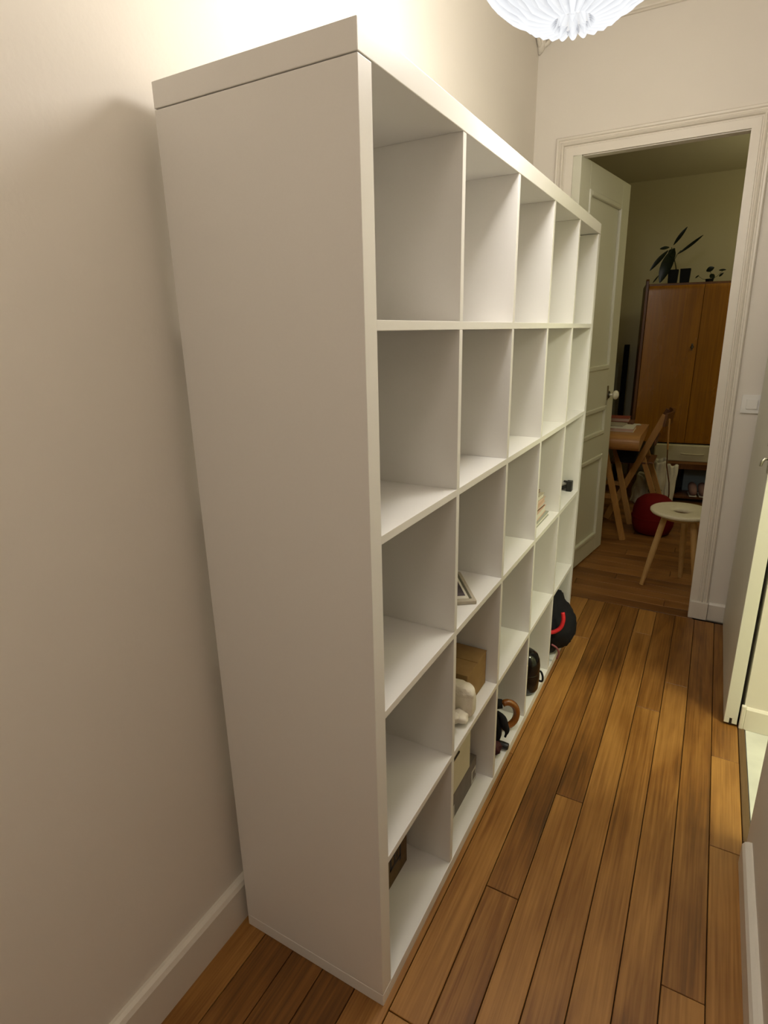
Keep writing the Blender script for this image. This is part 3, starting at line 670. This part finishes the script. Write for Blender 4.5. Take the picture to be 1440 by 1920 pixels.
sheet('side_panel', 'cottonwhite', tg2, (-.075, -.01, .004), (0, 0, 0), (0, 0, 0), 6, 12, lambda u, v: ((u - .5) * .03 + v * .045, 0, v * .20), .004)
# red pouf -----------------------------------------------------------------
pf2 = thing('pouf', 'dark red round pouf behind the stool', 'pouf', (.205, 3.59, 0))
bm = bmesh.new(); lathe(bm, [(.09, .0), (.118, .012), (.136, .06), (.142, .12), (.137, .18), (.118, .235), (.08, .268), (.03, .283), (.008, .285)], 40); finish('cushion', bm, 'darkred', pf2, smooth=True)
bm = bmesh.new(); lathe(bm, [(.142, .118), (.1455, .121), (.1455, .127), (.142, .130)], 40, caps=False); finish('piping', bm, 'darkred', pf2)
# wardrobe -----------------------------------------------------------------
WR = math.radians(8)
wd = thing('wardrobe', 'varnished orange-brown two-door wardrobe on legs', 'wardrobe', (-.098, 4.45, 0), (0, 0, WR))
ww, wdp, z0, z1 = .86, .50, .500, 1.745
def wb_(name, x0, x1, y0, y1, za, zb, m, p=wd, bv=.003): return box(name, x0, x1, y0, y1, za, zb, m, p, bv)
for nm, x0 in (('side_panel', 0), ('side_panel', ww - .024)):
    bm = bmesh.new(); prism(bm, [(-.012, z0), (wdp, z0), (wdp, z1), (.03, z1), (.018, z1 + .030), (-.002, z1 + .034), (-.012, z1 + .018)], 'x', x0, x0 + .024); finish(nm, bm, 'darkwood', wd, bevel=.004)
wb_('top_panel', .024, ww - .024, 0, wdp, z1 - .024, z1 - .002, 'darkwood'); wb_('bottom_panel', .024, ww - .024, 0, wdp, z0, z0 + .02, 'darkwood')
wb_('back_panel', .024, ww - .024, wdp - .01, wdp - .002, z0 + .02, z1 - .024, 'darkwood')
seam = .415
for x0, x1, kx in ((.026, seam - .0015, seam - .035), (seam + .0015, ww - .026, None)):
    bm = bmesh.new(); n_ = 8
    pts = [(-.012, z0 + .004), (-.014, z0 + .02)] + [(-.0145, z0 + .1), (-.0145, z1 - .09)] + [(-.014 + .012 * (1 - math.cos(q * PI / 2 / n_)), z1 - .060 + .042 * math.sin(q * PI / 2 / n_)) for q in range(n_ + 1)] + [(.004, z1 - .018), (.004, z0 + .004)]
    prism(bm, pts, 'x', x0, x1); dr = finish('door', bm, 'wardrobe', wd, bevel=.001)
    if kx:
        bm = bmesh.new(); tube(bm, [(kx, -.014, 1.265), (kx, -.028, 1.265), (kx, -.036, 1.265)], [.006, .012, .009], 12); bbox(bm, kx - .006, kx + .006, -.0165, -.0135, 1.24, 1.29); finish('knob', bm, 'darkmetal', dr)
for x0 in (.02, ww - .06):
    for y0 in (.02, wdp - .06):
        bm = bmesh.new(); bar(bm, (x0 + .02, y0 + .02, z0), (x0 + .02, y0 + .02, 0), .034, .034); finish('leg', bm, 'darkwood', wd, bevel=.003)
# low chest between the wardrobe legs ---------------------------------------
lc = thing('low_cabinet', 'low wooden cabinet with one cream drawer under the wardrobe', 'cabinet', (.098, 4.462, 0), (0, 0, WR))
cw = .60
for x0 in (.03, cw - .022): box('side_panel', x0, x0 + .022, .0, .40, .0, .350, 'darkwood', lc, .002)
box('cabinet_board', .03, cw, -.004, .40, .330, .352, 'tablewood', lc, .002); box('cabinet_board', .052, cw - .022, .0, .40, .285, .3295, 'darkwood', lc, .002)
box('cabinet_board', .052, cw - .022, .0, .40, .035, .057, 'darkwood', lc, .002); box('cabinet_back', .052, cw - .022, .39, .40, .057, .285, 'darkwood', lc, .001)
dr = box('drawer', 0, cw + .02, -.02, .40, .3525, .492, 'cream', lc, .012); dr.modifiers['bevel'].segments = 4
dr['label'] = 'cream lacquered drawer'
bm = bmesh.new(); tube(bm, [(-.11, -.222, .070), (-.07, -.226, .067), (.02, -.226, .066), (.06, -.222, .070)], .006, 8); hh = finish('handle', bm, 'cream', dr)
# things in the low cabinet
def inlc(x, y, z): return (.098 + x * math.cos(WR) - y * math.sin(WR), 4.462 + x * math.sin(WR) + y * math.cos(WR), z)
bgb = box('box', -.14, .14, -.095, .095, 0, .185, 'bluegrey', None, .003); bgb.location = inlc(.41, .288, .0575); bgb.rotation_euler = (0, 0, WR)
tag(bgb, 'blue-grey box at the back of the low cabinet', 'box')
bbg = thing('bag', 'black bag slumped inside the low cabinet', 'bag', inlc(.165, .085, .0575), (0, 0, WR))
blob('bag_body', 'black', bbg, (0, 0, .085), (.085, .07, .10), 9, .15, (24, 16), flat=-.084)
bm = bmesh.new(); tube(bm, [(-.05, 0, .14), (-.02, 0, .185), (.02, 0, .185), (.05, 0, .13)], .006, 8); finish('handle', bm, 'black', bbg)
shp = None
for i, dx in enumerate((0, .075)):
    s_ = thing('shoe', ['dusty pink canvas shoe next to the black bag', 'dusty pink canvas shoe nearest the doorway casing'][i], 'shoe', inlc(.335 + dx, .025, .0575), (0, 0, WR), 'shoes in the low cabinet')
    bm = bmesh.new(); tube(bm, [(0, -.05, .028), (0, -.035, .034), (0, .0, .04), (0, .06, .062), (0, .095, .066), (0, .11, .05)], [.012, .028, .032, .034, .030, .012], 14); finish('upper', bm, 'pinkshoe', s_, smooth=True)
    flatbox('sole', 'paperwhite', .058, .15, .010, s_, (0, .03, 0), bevel=.004)
# plants on the wardrobe ------------------------------------------------------
def leafmesh(bm, p, q, wdt, bend=.0, nrm_=(0, -1, .2), seg=8):
    p, q = Vector(p), Vector(q); t_ = (q - p); L_ = t_.length; t_.normalize(); n_ = Vector(nrm_); n_ = (n_ - t_ * n_.dot(t_)).normalized(); s_ = t_.cross(n_)
    rows = []
    for i in range(seg + 1):
        u = i / seg; w_ = wdt / 2 * (math.sin(PI * min(1, u * .97 + .015)) ** .75) + .0005; c_ = p + t_ * L_ * u + n_ * bend * math.sin(PI * u)
        rows.append([bm.verts.new(c_ - s_ * w_ + n_ * w_ * .2), bm.verts.new(c_), bm.verts.new(c_ + s_ * w_ + n_ * w_ * .2)])
    for a, b in zip(rows, rows[1:]):
        for k in (0, 1): bm.faces.new([a[k], a[k + 1], b[k + 1], b[k]])
Ypl = 4.60
pt = thing('potted_plant', 'dark long-leaved plant in a square black pot on the wardrobe', 'plant', (.078, Ypl, z1 - .0015))
def square_pot(name, parent, x, s=.072, h=.105):
    bm = bmesh.new()
    lo = [bm.verts.new((x + i * s * .44, j * s * .44, 0)) for i, j in ((-1, -1), (1, -1), (1, 1), (-1, 1))]
    hi = [bm.verts.new((x + i * s * .5, j * s * .5, h)) for i, j in ((-1, -1), (1, -1), (1, 1), (-1, 1))]
    hi2 = [bm.verts.new((x + i * s * .44, j * s * .44, h)) for i, j in ((-1, -1), (1, -1), (1, 1), (-1, 1))]
    lo2 = [bm.verts.new((x + i * s * .44, j * s * .44, h - .012)) for i, j in ((-1, -1), (1, -1), (1, 1), (-1, 1))]
    for k in range(4):
        m_ = (k + 1) % 4; bm.faces.new([lo[k], lo[m_], hi[m_], hi[k]]); bm.faces.new([hi[k], hi[m_], hi2[m_], hi2[k]]); bm.faces.new([hi2[k], hi2[m_], lo2[m_], lo2[k]])
    bm.faces.new(lo[::-1]); bm.faces.new(lo2)
    return finish(name, bm, 'pot', parent, bevel=.002)
square_pot('pot', pt, 0)
bm = bmesh.new(); tube(bm, [(.02, 0, .09), (.012, 0, .13), (-.006, 0, .185), (-.034, 0, .27)], [.005, .0045, .004, .003], 8)
tube(bm, [(-.004, 0, .175), (.010, 0, .215), (.036, 0, .245)], .0025, 6); finish('stem', bm, 'stem', pt)
for p, q, wdt, bd in (((-.022, -.005, .285), (.062, -.03, .405), .026, .005), ((.018, -.01, .218), (.178, -.05, .335), .022, -.01), ((-.048, -.02, .270), (-.115, -.03, .262), .024, .004),
                      ((-.012, -.015, .262), (-.085, -.07, .010), .085, .02), ((-.055, -.01, .250), (-.168, -.05, .105), .034, .012), ((-.10, -.03, .07), (-.138, -.05, .012), .010, 0), ((-.045, .0, .255), (.0, -.05, .19), .05, .01)):
    bm = bmesh.new(); leafmesh(bm, p, q, wdt, bd); finish('leaf', bm, 'leaf', pt, smooth=True)
pt2 = thing('plant_pot', 'empty square black pot beside the long-leaved plant', 'pot', (.163, Ypl + .005, z1 - .0015)); square_pot('pot', pt2, 0, .074, .108)
bm = bmesh.new(); bbox(bm, -.030, .030, -.030, .030, .080, .094); finish('soil', bm, 'darkwood', pt2)
pt3 = thing('potted_plant', 'small sparse plant with round leaves on the wardrobe', 'plant', (.335, Ypl + .06, z1 - .0015))
bm = bmesh.new(); lathe(bm, [(.024, 0), (.030, .028), (.026, .028), (.024, .022)], 20); finish('pot', bm, 'pot', pt3)
bm = bmesh.new(); tube(bm, [(0, 0, .02), (.01, 0, .055), (-.008, 0, .092)], .0018, 6); tube(bm, [(0, 0, .02), (-.05, 0, .03), (-.085, 0, .055)], .0015, 6); tube(bm, [(0, 0, .02), (.05, 0, .045), (.085, 0, .085)], .0015, 6); finish('stem', bm, 'stem', pt3)
for p, q, wdt in (((-.03, -.01, .085), (.022, -.02, .108), .038), ((.0, -.01, .060), (.032, -.03, .028), .034), ((.055, -.01, .086), (.105, -.02, .086), .014), ((.062, -.01, .040), (.090, -.02, .066), .016), ((-.10, -.01, .038), (-.075, -.02, .058), .010)):
    bm = bmesh.new(); leafmesh(bm, p, q, wdt, .003); finish('leaf', bm, 'leaf', pt3, smooth=True)
# frames leaning behind the door ---------------------------------------------
for i, (x, wth, hgt, m_, lab) in enumerate(((-.375, .022, 1.20, 'black', 'dark flat frame leaning behind the open door, leftmost'), (-.300, .012, 1.12, 'greenstrip', 'grey-green frame leaning behind the open door'), (-.235, .022, 1.28, 'black', 'dark frame leaning behind the open door, nearest the wardrobe'))):
    o = thing('leaning_frame', lab, 'frame', (x, 4.80 + .01 * i, 0), (-.09, 0, .134), 'frames leaning behind the door')
    bm = bmesh.new(); bbox(bm, -wth, wth, 0, .40, .004, hgt); finish('board', bm, m_, o, bevel=.002)
